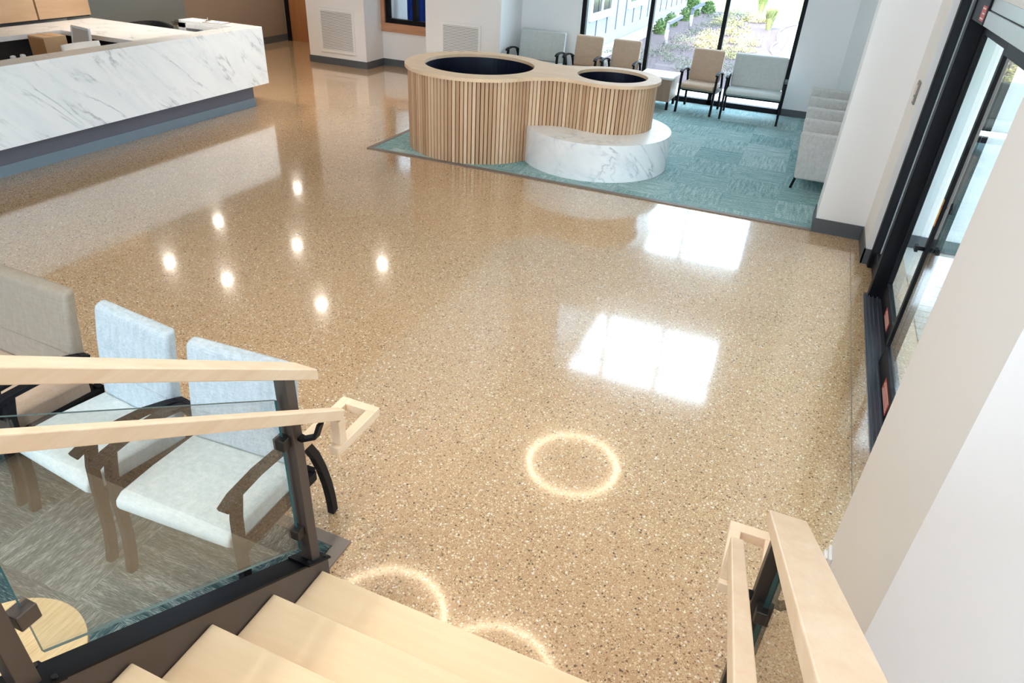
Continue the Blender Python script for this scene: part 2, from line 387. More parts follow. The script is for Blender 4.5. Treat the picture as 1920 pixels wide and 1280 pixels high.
# vent columns and the recess between them
def boxes(*L):
    b = MB()
    for r in L: b.box(*r)
    return b
struct('wall_column_left', MB().box(-9.45, -8.11, 12.12, 13.2, 0, SOF), 'wall')
struct('wall_column_right', MB().box(-6.78, -5.27, 12.12, 13.2, 0, SOF), 'wall')
struct('wall_recess', boxes((-8.11, -6.78, 12.74, 12.9, 0, .64), (-8.11, -6.78, 12.74, 12.9, 2.2, SOF)), 'wall')
struct('wall_soffit_face', MB().box(-5.02, -4.99, -6, 13.1, SOF, CEIL), 'ceil')
b = boxes((-9.465, -8.11, 12.105, 12.12, 0, .13), (-8.11, -8.095, 12.105, 12.74, 0, .13), (-8.11, -6.78, 12.725, 12.74, 0, .13), (-6.795, -5.255, 12.105, 12.12, 0, .13), (-5.27, -5.255, 12.12, 13.1, 0, .13), (-5.255, -4.1, 13.085, 13.1, 0, .13))
struct('baseboard_back', b, 'base')
# hallway and the wall behind the desk
struct('wall_left', boxes((-11.6, -11.4, 10.96, 12.5, 0, SOF), (-11.65, -11.45, 12.5, 13.9, 0, SOF)), 'taupe')
struct('wall_left_grey', MB().box(-11.6, -11.4, 8.47, 10.96, 0, SOF), 'greypaint')
struct('wall_left_rear', MB().box(-12.0, -11.4, -6, 8.47, 0, SOF), 'wall')
struct('wall_hall', boxes((-11.6, -11.40, 13.9, 14.1, 0, SOF), (-10.42, -9.2, 13.9, 14.1, 0, SOF), (-11.4, -10.42, 13.98, 14.2, 0, SOF)), 'taupe')
struct('baseboard_left', boxes((-11.45, -11.435, 12.5, 13.9, 0, .14), (-11.4, -11.385, 8.5, 12.5, 0, .14)), 'base')
# hall door
r = thing('door_1', None, None, (-10.9, 13.92, 0)); r['kind'] = 'structure'
MB().box(-11.33, -10.50, 13.93, 13.97, 0.0, 2.1).build('door_panel', 'door', r, off=r.location)
MB().box(-11.40, -11.33, 13.86, 13.97, 0, 2.17).box(-10.5, -10.43, 13.86, 13.97, 0, 2.17).box(-11.33, -10.5, 13.86, 13.97, 2.1, 2.17).build('door_frame', 'black', r, off=r.location)
MB().tube([(-11.27, 13.93, 1.0), (-11.27, 13.88, 1.0), (-11.15, 13.87, 1.0)], .012, 8).build('door_handle', 'chrome', r, off=r.location)

# wood wall cladding behind the desk
r = thing('wood_wall_cladding', 'light maple wall panels with dark joints above the back counter', 'wall panel', (-11.1, 5, 1.0))
MB().box(-11.4, -10.85, 2.0, 8.47, 1.02, SOF-.02).build('backing', 'dark', r, off=r.location)
for y0, y1 in ((2.0, 4.2), (4.22, 5.88), (5.9, 7.56), (7.59, 8.46)):
    MB().box(-10.85, -10.80, y0, y1, 1.045, SOF-.03).build('panel', 'panel', r, off=r.location, bevel=.002)

# vents
def vent(x0, x1, label):
    r = thing('wall_vent', label, 'vent', ((x0+x1)/2, 12.12, .23), 0, None); L = r.location; z0, z1, y = .23, 1.03, 12.12
    MB().box(x0+.02, x1-.02, y-.006, y, z0+.02, z1-.02).build('gap_shade', 'ventshade', r, off=L)
    MB().box(x0, x1, y-.025, y-.0, z0, z0+.05).box(x0, x1, y-.025, y, z1-.05, z1).box(x0, x0+.045, y-.025, y, z0+.05, z1-.05).box(x1-.045, x1, y-.025, y, z0+.05, z1-.05).build('frame', 'white', r, off=L, bevel=.003)
    b = MB(); n = 27
    for i in range(n):
        z = z0+.05+(i+.5)*(z1-z0-.1)/n
        b.box(x0+.04, x1-.04, y-.020, y-.013, z-.0085, z+.0085)
    b.build('louvre', 'white', r, off=L)
vent(-9.155, -8.345, 'white louvred wall vent on the column left of the office window')
vent(-6.455, -5.65, 'white louvred wall vent behind the slatted planter')

# interior service window in the recess
r = thing('window_3', None, None, (-7.4, 12.8, .65)); r['kind'] = 'structure'; L = r.location
MB().box(-8.11, -6.78, 12.70, 12.9, .64, .80).box(-8.11, -8.03, 12.70, 12.9, .8, 2.2).build('window_trim', 'trimwood', r, off=L)
MB().box(-8.03, -6.78, 12.75, 12.85, .80, .88).box(-8.03, -7.95, 12.75, 12.85, .88, 2.2).box(-7.42, -7.33, 12.75, 12.85, .88, 2.2).box(-6.86, -6.78, 12.75, 12.85, .88, 2.2).build('window_frame', 'black', r, off=L)
MB().box(-7.95, -7.42, 12.79, 12.80, .88, 2.2).box(-7.33, -6.86, 12.79, 12.80, .88, 2.2).build('pane', 'glass', r, off=L)
struct('wall_office', boxes((-9.2, -5.3, 16.0, 16.2, 0, SOF), (-9.4, -9.2, 13.2, 16.2, 0, SOF), (-5.3, -5.1, 13.4, 16.2, 0, SOF)), 'wall')
struct('floor_office', MB().box(-9.2, -5.3, 14.2, 16.0, -.2, .0), 'carpet2')
r = thing('filing_cabinet', 'pale grey cabinet seen through the dark framed office window', 'cabinet', (-8.5, 13.7, 0)); L = r.location
MB().box(-8.80, -8.22, 13.4, 14.0, 0, 1.6).build('body', 'white', r, off=L, bevel=.01)
for z in (.1, .62, 1.12):
    d = MB().box(-8.77, -8.25, 13.38, 13.4, z, z+.46).build('drawer', 'white', r, off=L, bevel=.004)
    MB().box(-8.6, -8.42, 13.365, 13.38, z+.32, z+.36).build('handle', 'grey', d, off=L)
r = thing('blue_cloth', 'deep blue cloth hanging in folds behind the office window', 'cloth', (-7.65, 13.6, 0))
b = MB(); n = 40; pts = [(-8.02+i*.72/n, 13.6+.05*math.sin(i*.9)+.02*math.sin(i*2.3)) for i in range(n+1)]
for (x0, y0), (x1, y1) in zip(pts, pts[1:]): b.quad((x0, y0, .2), (x1, y1, .2), (x1, y1, 1.35), (x0, y0, 1.35))
bb = b.build('fold', 'blue', r, off=r.location, smooth=True, weld=True); sd = bb.modifiers.new('thick', 'SOLIDIFY'); sd.thickness = .01
MB().tube([(-8.05, 13.6, 1.36), (-7.27, 13.6, 1.36)], .015, 8).tube([(-8.03, 13.62, 0), (-8.03, 13.62, 1.36)], .015, 8).tube([(-7.29, 13.62, 0), (-7.29, 13.62, 1.36)], .015, 8).build('rail', 'black', r, off=r.location)
r = thing('office_desk', 'dark desk inside the room behind the office window', 'desk', (-8.3, 14.5, 0)); L = r.location
MB().box(-8.8, -7.9, 14.05, 14.9, .70, .74).build('desktop', 'dark', r, off=L, bevel=.004)
MB().box(-8.78, -8.74, 14.1, 14.85, 0, .7).build('leg', 'black', r, off=L); MB().box(-7.96, -7.92, 14.1, 14.85, 0, .7).build('leg', 'black', r, off=L)
r = thing('green_bottle', 'bright green bottle on the desk inside the office', 'bottle', (-8.42, 14.15, .74)); L = (0, 0, 0)
b = MB().tube([(0, 0, 0), (0, 0, .2), (0, 0, .24), (0, 0, .25)], .05, 14); b.build('body', 'green', r); MB().tube([(0, 0, .25), (0, 0, .30)], .022, 10).build('cap', 'white', r)

# windows 1 and 2: black mullions and panes
def glazing(name, z0, z1, xs, sill, trans=None):
    r = thing(name, None, None, (-2.2, YW+.1, z0)); r['kind'] = 'structure'; L = r.location
    b = MB(); y0, y1 = YW+.02, YW+.13; t = .035
    for x in xs: b.box(x-t, x+t, y0, y1, z0, z1)
    b.box(xs[0], xs[-1], y0, y1, z0, z0+sill).box(xs[0], xs[-1], y0, y1, z1-.06, z1)
    if trans: b.box(xs[0], xs[-1], y0, y1, trans-.03, trans+.03)
    b.build('window_frame', 'black', r, off=L)
    for a, c in zip(xs, xs[1:]): MB().box(a+t, c-t, YW+.07, YW+.08, z0+sill, z1-.06).build('pane', 'glass', r, off=L)
XS = [-4.06, -2.835, -1.575, -.365]
glazing('window_1', 0.0, 3.08, XS, .09)
glazing('window_2', 4.65, 6.5, XS, .06, 5.85)
struct('trim_3', MB().box(-4.16, -4.10, 13.09, 13.3, 0, 3.1), 'wallw')

# ------------------------------------------------------------------ entrance: sliding doors
r = thing('sliding_entrance_door', 'black framed glass sliding entrance doors in the right wall', 'door', (1.0, 5.0, 0)); L = r.location
MB().box(.95, 1.02, 6.9, 6.985, 0, 2.42).box(.94, 1.05, 6.2, 6.3, 0, 2.42).build('door_post', 'black', r, off=L, bevel=.003)
MB().box(.99, 1.04, 6.3, 6.9, 0.0, .16).build('side_rail', 'black', r, off=L)
MB().box(1.0, 1.012, 6.3, 6.9, .16, 2.42).build('side_pane', 'glass', r, off=L)
MB().box(.95, 1.12, 5.72, 6.2, 2.25, 2.42).build('header_cap', 'black', r, off=L, bevel=.003); MB().box(.955, 1.12, 2.56, 5.72, 2.25, 2.34).box(.965, 1.12, 2.56, 5.72, 2.345, 2.42).build('header', 'hdr', r, off=L, bevel=.003)
b = MB().box(.905, 1.12, 2.56, 6.25, 0.0, .014)
for x in (.915, .945, .975, 1.01, 1.05, 1.09): b.box(x, x+.008, 2.56, 6.25, .014, .028)
b.build('floor_track', 'track', r, off=L)
def leaf(x, y0, y1, name):
    g = MB().box(x-.02, x+.02, y0, y0+.055, .03, 2.25).box(x-.02, x+.02, y1-.055, y1, .03, 2.25).box(x-.02, x+.02, y0+.055, y1-.055, .03, .20).box(x-.02, x+.02, y0+.055, y1-.055, 2.17, 2.25).build(name, 'black', r, off=L, bevel=.003)
    MB().box(x-.008, x+.008, y0+.055, y1-.055, .20, 2.17).build('pane', 'glass', g, off=L)
    return g
la = leaf(1.06, 4.98, 6.18, 'door_leaf'); lb = leaf(1.005, 3.55, 5.02, 'door_leaf')
lc = leaf(1.06, 2.62, 3.6, 'door_leaf')
def sticker(x, y0, y1, z0, z1, par, mi='red', lines=4):
    s = MB().box(x-.002, x, y0, y1, z0, z1).build('sticker', mi, par, off=L)
    b = MB(); n = lines
    for i in range(n):
        z = z0 + (i+.5)*(z1-z0)/n; b.box(x-.003, x-.002, y0+.02, y1-.02-.03*(i % 2), z-(z1-z0)*.045, z+(z1-z0)*.045)
    b.build('sticker_print', 'stickw' if mi == 'red' else 'red', s, off=L)
sticker(1.04, 5.45, 5.75, .07, .15, la); sticker(.985, 4.25, 4.6, .06, .15, lb); sticker(.985, 3.85, 4.12, .06, .15, lb)
sticker(.95, 5.75, 5.9, 2.27, 2.36, r, 'red', 3); sticker(.985, 4.975, 5.01, 1.12, 1.30, lb, 'orange', 2)
MB().tube([(.985, 4.995, .95), (.94, 4.995, .95)], .014, 8).box(.925, .945, 4.97, 5.02, .93, .97).build('door_lock', 'black', lb, off=L)
# small wall plates
r = thing('card_reader', 'small grey wall plate on the pillar beside the entrance doors', 'switch', (.9, 7.2, 1.5)); L = r.location
MB().box(.885, .90, 7.14, 7.27, 1.47, 1.66).build('plate', 'grey', r, off=L, bevel=.004)
MB().box(.875, .885, 7.17, 7.24, 1.55, 1.63).box(.878, .885, 7.18, 7.23, 1.49, 1.53).build('button', 'stickw', r, off=L, bevel=.002)
r = thing('wall_outlet', 'white outlet cover low on the near pillar beside the stair rail', 'outlet', (.6, 2.5, .35)); L = r.location
MB().box(.585, .60, 2.44, 2.53, .27, .41).build('plate', 'white', r, off=L, bevel=.005)
MB().box(.57, .585, 2.46, 2.51, .29, .33).box(.57, .585, 2.46, 2.51, .35, .39).build('socket', 'white', r, off=L, bevel=.003)

# ------------------------------------------------------------------ reception desk
r = thing('reception_desk', 'long white marble reception desk on a recessed grey plinth', 'desk', (-8.2, 6.0, 0)); L = r.location
Y0 = 1.8
MB().box(-7.74, -7.70, Y0, 8.80, .33, 1.09).box(-9.05, -7.74, 8.76, 8.80, .33, 1.09).build('front_panel', 'marble', r, off=L, bevel=.002)
MB().box(-8.00, -7.70, Y0, 8.80, 1.09, 1.13).box(-9.03, -8.00, 8.52, 8.80, 1.09, 1.13).build('ledge', 'marble', r, off=L, bevel=.002)
MB().box(-9.03, -8.89, 8.50, 8.76, 0, 1.09).box(-8.0, -7.98, Y0, 8.52, 1.03, 1.09).box(-9.03, -8.0, 8.50, 8.52, 1.03, 1.09).build('support_panel', 'marble', r, off=L)
MB().box(-7.95, -7.87, Y0, 8.62, .12, .33).box(-8.9, -7.95, 8.54, 8.62, .12, .33).build('plinth', 'kick', r, off=L)
MB().box(-7.95, -7.862, Y0, 8.632, 0, .12).box(-8.9, -7.95, 8.54, 8.632, 0, .12).build('plinth_base', 'basegrey', r, off=L)
MB().box(-7.98, -7.75, Y0, 8.5, .33, 1.08).build('inner_panel', 'dark', r, off=L)
r = thing('back_counter', 'marble topped back counter wrapping round behind the reception desk', 'counter', (-10.4, 6.5, 0)); L = r.location
MB().box(-10.8, -10.07, 2.0, 8.45, .94, 1.0).box(-10.07, -8.02, 7.33, 8.45, .94, 1.0).build('countertop', 'marble', r, off=L, bevel=.002)
MB().box(-10.8, -10.15, 2.0, 8.4, 0, .94).box(-10.15, -8.05, 7.9, 8.4, 0, .94).build('cabinet', 'dark', r, off=L)

# things in and on the desk
r = thing('task_chair', 'white task chair with open mesh back tucked inside the reception desk', 'chair', (-9.25, 6.62, 0), math.radians(-12), 'white mesh office chairs behind the desk')
def taskchair(r, open_back):
    b = MB().tube([(0, 0, .08), (0, 0, .44)], .028, 10)
    for k in range(5):
        a = k*2*PI/5; b.bar((0, 0, .09), (.3*math.cos(a), .3*math.sin(a), .06), .04, .03)
    b.build('base', 'white', r)
    for k in range(5):
        a = k*2*PI/5; MB().tube([(.3*math.cos(a)-.02, .3*math.sin(a), .03), (.3*math.cos(a)+.02, .3*math.sin(a), .03)], .03, 10).build('caster', 'black', r)
    MB().box(-.24, .24, -.25, .22, .45, .52).build('seat', 'white', r, bevel=.025, seg=3)
    if open_back:
        p = [(-.23, .24, .60), (-.24, .32, .85), (-.22, .36, 1.15)]; q = [(-x, y, z) for x, y, z in p]
        MB().sweep(p, .03, .03).sweep(q, .03, .03).bar(p[-1], q[-1], .03, .03).bar(p[0], q[0], .03, .03).build('back_frame', 'white', r, bevel=.005)
        b = MB()
        for (a, c) in ((0, 1), (1, 2)):
            b.quad(p[a], q[a], q[c], p[c])
        o = b.build('mesh_back', 'mesh', r); s = o.modifiers.new('t', 'SOLIDIFY'); s.thickness = .006
    else:
        b = MB(); n = 14; P = []
        for i in range(n+1):
            t = -1+2*i/n; P.append((.27*t, .30-.05*t*t))
        for i in range(n):
            (x0, y0), (x1, y1) = P[i], P[i+1]
            b.quad((x0, y0-.06, .60), (x1, y1-.06, .60), (x1, y1+.03, 1.04), (x0, y0+.03, 1.04))
        o = b.build('back_shell', 'white', r, smooth=True, weld=True); s = o.modifiers.new('t', 'SOLIDIFY'); s.thickness = .02; s.offset = 0
    MB().bar((0, .1, .46), (0, .26, .62), .06, .03).build('back_support', 'white', r)
taskchair(r, True)
r = thing('task_chair', 'white office chair with solid curved backrest in front of the mesh one', 'chair', (-8.52, 6.62, 0), math.radians(88), 'white office chairs behind the desk')
r['group'] = 'white mesh office chairs behind the desk'
taskchair(r, False)
r = thing('cardboard_box', 'tall tan cardboard box standing inside the reception desk', 'box', (-9.82, 6.93, 0), math.radians(-4))
MB().box(-.17, .17, -.16, .16, 0, 1.0).build('carton', 'card', r, bevel=.004); MB().box(-.168, .168, -.163, -.16, .02, .98).build('side_shade', 'cardshade', r)
MB().box(-.17, .17, -.02, .02, 1.0, 1.003).build('tape', 'card', r)
r = thing('notched_item', 'small white container with notched top just behind the desk ledge', 'container', (-8.3, 5.45, 0))  # unidentified small white item, form made up
b = MB().prism([(.09*math.cos(a*PI/8), .09*math.sin(a*PI/8)) for a in range(16)], .74, 1.02, sm=True); b.build('body', 'white', r)
for q in (-1, 1): MB().bar((0, .05*q, 1.0), (0, .06*q, 1.10), .05, .05).build('lug', 'white', r, bevel=.015, seg=3)
MB().box(-.10, .10, -.12, .12, .70, .74).box(-.02, .02, -.02, .02, 0, .70).build('stand', 'dark', r)
r = thing('desk_chair', 'black low backed chair standing beyond the reception counter', 'chair', (-10.35, 9.15, 0), math.radians(20))
b = MB(); n = 16
for i in range(n):
    t0 = -1+2*i/n; t1 = -1+2*(i+1)/n
    f = lambda t: (.42*t, .16-.22*t*t, .92-.04*t*t)
    x0, y0, z0 = f(t0); x1, y1, z1 = f(t1); b.quad((x0, y0, .45), (x1, y1, .45), (x1, y1, z1), (x0, y0, z0))
o = b.build('backrest', 'black', r, smooth=True, weld=True); s = o.modifiers.new('t', 'SOLIDIFY'); s.thickness = .06
MB().box(-.34, .34, -.36, .12, .38, .48).build('seat', 'black', r, bevel=.03, seg=3)
for sx in (-1, 1):
    for sy in (-1, 1): MB().tube([(.28*sx, .24*sy-.1, .4), (.31*sx, .28*sy-.1, 0)], .015, 8).build('leg', 'black', r)
r = thing('waste_bin', 'polished metal bin with black liner between counter and desk end', 'bin', (-10.25, 9.75, 0))
MB().prism([(.17*math.cos(a*PI/12), .17*math.sin(a*PI/12)) for a in range(24)], 0, .86, sm=True).build('body', 'chrome', r)
ro = [(.18*math.cos(a*PI/12), .18*math.sin(a*PI/12)) for a in range(24)]; ri = [(.14*x/.18, .14*y/.18) for x, y in ro]
MB().ringplate(ro, ri, .86, .90).build('rim', 'chrome', r); MB().prism(ri, .861, .87).build('liner', 'black', r)
r = thing('clipboard', 'brown clipboard with white form and clip on the desk end ledge', 'clipboard', (-8.42, 8.66, 1.13), math.radians(8))
MB().box(-.17, .17, -.115, .115, .0, .004).build('board', 'board', r); MB().box(-.15, .155, -.105, .105, .004, .006).build('sheet', 'paper', r)
MB().box(-.05, .03, .02, .05, .006, .0065).box(-.05, .08, -.03, -.01, .006, .0065).build('printed_line', 'inkblue', r)
MB().box(-.165, -.13, -.05, .05, .006, .02).tube([(-.15, -.03, .02), (-.15, 0, .05), (-.15, .03, .02)], .006, 6).build('clip', 'chrome', r)
r = thing('paper_sheet', 'white sheet with blue writing lying left of the clipboard', 'paper', (-8.83, 8.68, 1.13), math.radians(14))
MB().box(-.13, .13, -.09, .09, 0, .003).build('sheet', 'paper', r); MB().box(-.08, .02, -.0, .02, .003, .0035).build('printed_line', 'inkblue', r)

# ------------------------------------------------------------------ planter
A0, RA, B0, RB = Vector((-4.03, 8.60)), .935, Vector((-2.33, 8.98)), .60
def outline(ra, rb, rho, step=.05):
    """two circles joined by concave fillets, counter-clockwise, evenly spaced"""
    d = (B0-A0).length; ux = (B0-A0)/d; uy = Vector((-ux.y, ux.x)); ea, eb = ra+rho, rb+rho
    x = (d*d+ea*ea-eb*eb)/(2*d); h = math.sqrt(ea*ea-x*x)
    f1 = A0+ux*x-uy*h; f2 = A0+ux*x+uy*h                       # near and far fillet centres
    ang = lambda v: math.atan2(v.y, v.x)
    pts = []
    def arc(c, rr, a0, a1, n=60):
        for i in range(n): t = a0+(a1-a0)*i/n; pts.append((c.x+rr*math.cos(t), c.y+rr*math.sin(t)))
    # start on A at far tangent, go round A (ccw) to near tangent
    a0 = ang(f2-A0); a1 = ang(f1-A0)
    while a1 < a0: a1 += 2*PI
    arc(A0, ra, a0, a1, 160)
    a0 = ang(A0-f1); a1 = ang(B0-f1)
    while a1 > a0: a1 -= 2*PI
    arc(f1, rho, a0, a1, 40)
    a0 = ang(f1-B0); a1 = ang(f2-B0)
    while a1 < a0: a1 += 2*PI
    arc(B0, rb, a0, a1, 120)
    a0 = ang(B0-f2); a1 = ang(A0-f2)
    while a1 > a0: a1 -= 2*PI
    arc(f2, rho, a0, a1, 40)
    # resample
    P = [Vector(p) for p in pts]; P.append(P[0]); out = []; acc = 0; nxt = 0
    tot = sum((b-a).length for a, b in zip(P, P[1:])); n = int(tot/step); st = tot/n
    for a, b in zip(P, P[1:]):
        l = (b-a).length
        while nxt <= acc+l+1e-9 and len(out) < n:
            out.append(a+(b-a)*((nxt-acc)/l)); nxt += st
        acc += l
    return out
r = thing('slatted_planter', 'figure eight planter of vertical wood slats with two dark round openings', 'planter', (-3.2, 8.8, 0)); L = r.location
body = outline(RA-.025, RB-.025, .62, .05); top_o = outline(RA+.025, RB+.025, .57, .03)
# slab top with two holes: triangulated by bmesh
bm = bmesh.new()
def loop(pts, z): 
    vs = [bm.verts.new((p[0]-L.x, p[1]-L.y, z)) for p in pts]; return [bm.edges.new((vs[i], vs[(i+1) % len(vs)])) for i in range(len(vs))]
TZ = 1.05
holes = [([(A0.x+.72*math.cos(2*PI*i/72), A0.y+.72*math.sin(2*PI*i/72)+.03) for i in range(72)]), ([(B0.x+.45*math.cos(2*PI*i/60), B0.y+.45*math.sin(2*PI*i/60)+.02) for i in range(60)])]
ed = loop(top_o, TZ)
for h in holes: ed += loop(h, TZ)
bmesh.ops.triangle_fill(bm, use_beauty=True, edges=ed)
fs = bm.faces[:]; ex = bmesh.ops.extrude_face_region(bm, geom=fs)
for v in [g for g in ex['geom'] if isinstance(g, bmesh.types.BMVert)]: v.co.z -= .04
bmesh.ops.recalc_face_normals(bm, faces=bm.faces)
me = bpy.data.meshes.new('top'); bm.to_mesh(me); bm.free(); me.materials.append(M['woodtop'])
o = bpy.data.objects.new('top', me); COL.objects.link(o); o.parent = r
MB().prism([(p.x, p.y) for p in outline(RA-.04, RB-.04, .635, .05)], 0, .4).build('core', 'slatback', r, off=L)
inn = outline(RA-.04, RB-.04, .635, .05)
b = MB(); n = len(inn)
for i in range(n): p, q = inn[i], inn[(i+1) % n]; b.quad((p.x, p.y, 0), (q.x, q.y, 0), (q.x, q.y, TZ-.04), (p.x, p.y, TZ-.04))
b.build('shell', 'slatback', r, off=L)
b = MB(); n = len(body)
for i in range(n):
    p = body[i]; t = (body[(i+1) % n]-body[i-1]).normalized(); nn = Vector((t.y, -t.x)); q0 = p-t*.0195; q1 = p+t*.0195
    z0 = .004
    v = [(q0-nn*.016), (q1-nn*.016), (q1+nn*.012), (q0+nn*.012)]
    b.prism([(a.x, a.y) for a in v], z0, TZ-.04, mi=random.randrange(5))
b.build('slats', ['slat%d' % i for i in range(5)], r, off=L)
for h in holes:
    b = MB(); n = len(h); cx = sum(p[0] for p in h)/n; cy = sum(p[1] for p in h)/n
    h2 = [((x-cx)*1.0+cx, (y-cy)*1.0+cy) for x, y in h]
    for i in range(n): b.quad((*h2[i], .45), (*h2[(i+1) % n], .45), (*h2[(i+1) % n], TZ-.042), (*h2[i], TZ-.042))
    b.add([(x, y, .45) for x, y in h2], [tuple(range(n))])
    b.build('liner', 'navy', r, off=L)
    h3 = [((x-cx)*.985+cx, (y-cy)*.985+cy) for x, y in h]
    MB().ringplate(h, h3, TZ-.045, TZ-.038).build('liner_rim', 'navy', r, off=L)
# marble bench hugging the small cylinder
r = thing('marble_bench', 'curved white marble bench wrapped round the smaller planter cylinder', 'bench', (-2.4, 8.3, 0)); L = r.location
bc = Vector((-2.40, 8.80)); R = .95; out = outline(RA-.01, RB-.01, .605, .03)
arcp = []
for i in range(200):
    a = math.radians(190)+math.radians(240)*i/199
    p = bc+Vector((R*math.cos(a), R*math.sin(a)))
    if (p-A0).length > RA-.01 and (p.y < 9.3 or p.x > -1.9): arcp.append(p)
s0 = arcp[0]; s1 = arcp[-1]
i0 = min(range(len(out)), key=lambda i: (out[i]-s0).length)
i1 = min(range(len(out)), key=lambda i: (out[i]-s1).length)
path = []; i = i0
while i != i1: path.append(out[i]); i = (i+1) % len(out)
path.append(out[i1]); poly = [(p.x, p.y) for p in arcp] + [(p.x, p.y) for p in reversed(path)]
def capped(poly, z0, z1, name, mat, par, L):
    bm = bmesh.new(); vs = [bm.verts.new((x-L[0], y-L[1], z1)) for x, y in poly]
    f = bm.faces.new(vs); g = bmesh.ops.extrude_face_region(bm, geom=[f])
    for v in [q for q in g['geom'] if isinstance(q, bmesh.types.BMVert)]: v.co.z = z0
    bmesh.ops.triangulate(bm, faces=[q for q in bm.faces if len(q.verts) > 4]); bmesh.ops.recalc_face_normals(bm, faces=bm.faces)
    me = bpy.data.meshes.new(name); bm.to_mesh(me); bm.free(); me.materials.append(M[mat])
    o = bpy.data.objects.new(name, me); COL.objects.link(o); o.parent = par; return o
capped(poly, .01, .43, 'base', 'marble', r, L); capped(poly, .43, .46, 'seat_top', 'marble', r, L)

# ------------------------------------------------------------------ patient chairs
def chair(label, loc, rz, W, back, seat, group, armmat='black', name='armchair'):
    r = thing(name, label, 'chair', loc, rz, group); hw = W/2
    sw = hw-.048
    prof = [(-.30, .385), (-.325, .41), (-.32, .45), (-.28, .475), (-.1, .475), (.20, .455), (.20, .36), (-.2, .36)]
    MB().extx([(y, z) for y, z in reversed(prof)], -sw, sw).build('seat', seat, r, bevel=.022, seg=3, angle=30)
    c = [(.145, .455), (.16, .6), (.19, .79), (.225, .955)]; t = .09
    pf = [(y, z) for y, z in c] + [(y+t*(1-.25*(i/3)), z+.015) for i, (y, z) in reversed(list(enumerate(c)))]
    bo = MB().extx(pf, -sw+.01, sw-.01).build('backrest', back, r, bevel=.028, seg=3, angle=30)
    MB().extx([(.1615, .621), (.1605, .629), (.17, .629), (.17, .621)], -sw+.03, sw-.03).build('seam', back, bo)
    MB().box(-sw, sw, -.2, .25, .335, .362).build('seat_rail', armmat, r)
    for s in (-1, 1):
        x = s*(hw-.025)
        MB().sweep([(x, -.335, .645), (x, -.27, .668), (x, -.12, .675), (x, .02, .662), (x, .14, .63), (x, .22, .60)], .052, .024).build('arm', armmat, r, bevel=.005)
        MB().sweep([(x, -.25, .66), (x, -.275, .55), (x, -.285, .43), (x, -.29, .3), (x, -.298, .18), (x, -.312, .09), (x, -.33, .0)], .036, .045).build('leg', armmat, r, bevel=.004)
        MB().sweep([(x, .16, .62), (x, .21, .56), (x, .262, .46), (x, .302, .34), (x, .33, .22), (x, .347, .1), (x, .352, .0)], .036, .045).build('leg', armmat, r, bevel=.004)
        MB().bar((x, -.27, .375), (x, .24, .35), .03, .05).bar((x, .24, .37), (s*(sw-.03), .24, .37), .03, .03).build('side_rail', armmat, r)
        for gy in (-.33, .352): MB().tube([(x, gy, .0), (x, gy, .014)], .018, 8).build('glide', 'black', r)
    return r
gN = 'waiting chairs beside the staircase'
chair('pale blue fabric armchair nearest the stair post', (-2.055, 1.69, .008), math.radians(3), .70, 'bluefab', 'seatfab', gN)
chair('pale blue fabric armchair between the tan one and the stair post', (-2.765, 1.71, .008), math.radians(-6), .66, 'bluefab', 'seatfab', gN)
chair('wide taupe vinyl armchair at the left edge beside the blue chairs', (-3.66, 1.76, .008), math.radians(-2), 1.0, 'taupefab_shaded', 'tan', gN)
gF = 'tan armchairs along the window'; gL = 'wide grey green seats along the window'
chair('wide grey green seat at far left of the window row', (-4.70, 12.55, .008), 0, 1.0, 'greyfab', 'greyfab', gL, name='wide_armchair')
chair('tan vinyl armchair beside the far left wide seat', (-3.80, 12.55, .008), 0, .62, 'tan', 'tan', gF)
chair('tan vinyl armchair left of the second window mullion', (-3.11, 12.55, .008), 0, .62, 'tan', 'tan', gF)
chair('tan vinyl armchair between the side table and the pale wide seat', (-1.69, 12.55, .008), math.radians(-3), .64, 'tan', 'tan', gF)
chair('wide pale grey green seat at the right end of the window', (-.80, 12.52, .008), math.radians(2), .96, 'greyfab', 'greyfab', gL, name='wide_armchair')
# side table
r = thing('side_table', 'cube side table with white top between the tan armchairs', 'table', (-2.42, 12.55, 0)); L = r.location
MB().box(-2.72, -2.12, 12.22, 12.86, .50, .535).build('tabletop', 'white', r, off=L, bevel=.004)
MB().box(-2.70, -2.14, 12.24, 12.84, .14, .50).build('body', 'tablewood', r, off=L)
for x in (-2.68, -2.16):
    for y in (12.26, 12.82): MB().box(x-.02, x+.02, y-.02, y+.02, .008, .14).build('leg', 'black', r, off=L)
# modular sofa
r = thing('modular_sofa', 'row of oatmeal upholstered seats divided by arm panels against the right wall', 'sofa', (.4, 10.5, 0)); L = r.location
PY = [8.97+.755*k for k in range(5)]
for y in PY:
    o = MB().box(.06, .72, y, y+.10, .14, .70).build('arm_panel', 'sofafab', r, off=L, bevel=.028, seg=3)
    for v in o.data.vertices:
        if v.co.x+L.x < .2 and v.co.z < .3: v.co.x += .05
for y in PY[:-1]:
    MB().box(.14, .66, y+.105, y+.75, .20, .45).build('seat_cushion', 'sofafab', r, off=L, bevel=.03, seg=3)
    MB().box(.60, .76, y+.105, y+.75, .40, .70).build('back_cushion', 'sofafab', r, off=L, bevel=.03, seg=3)
for y in (PY[0]+.05, PY[-1]+.05):
    for x in (.13, .68): MB().bar((x, y, .15), (x-.03 if x < .3 else x+.02, y, .008), .03, .03, (0, 1, 0)).build('leg', 'black', r, off=L)

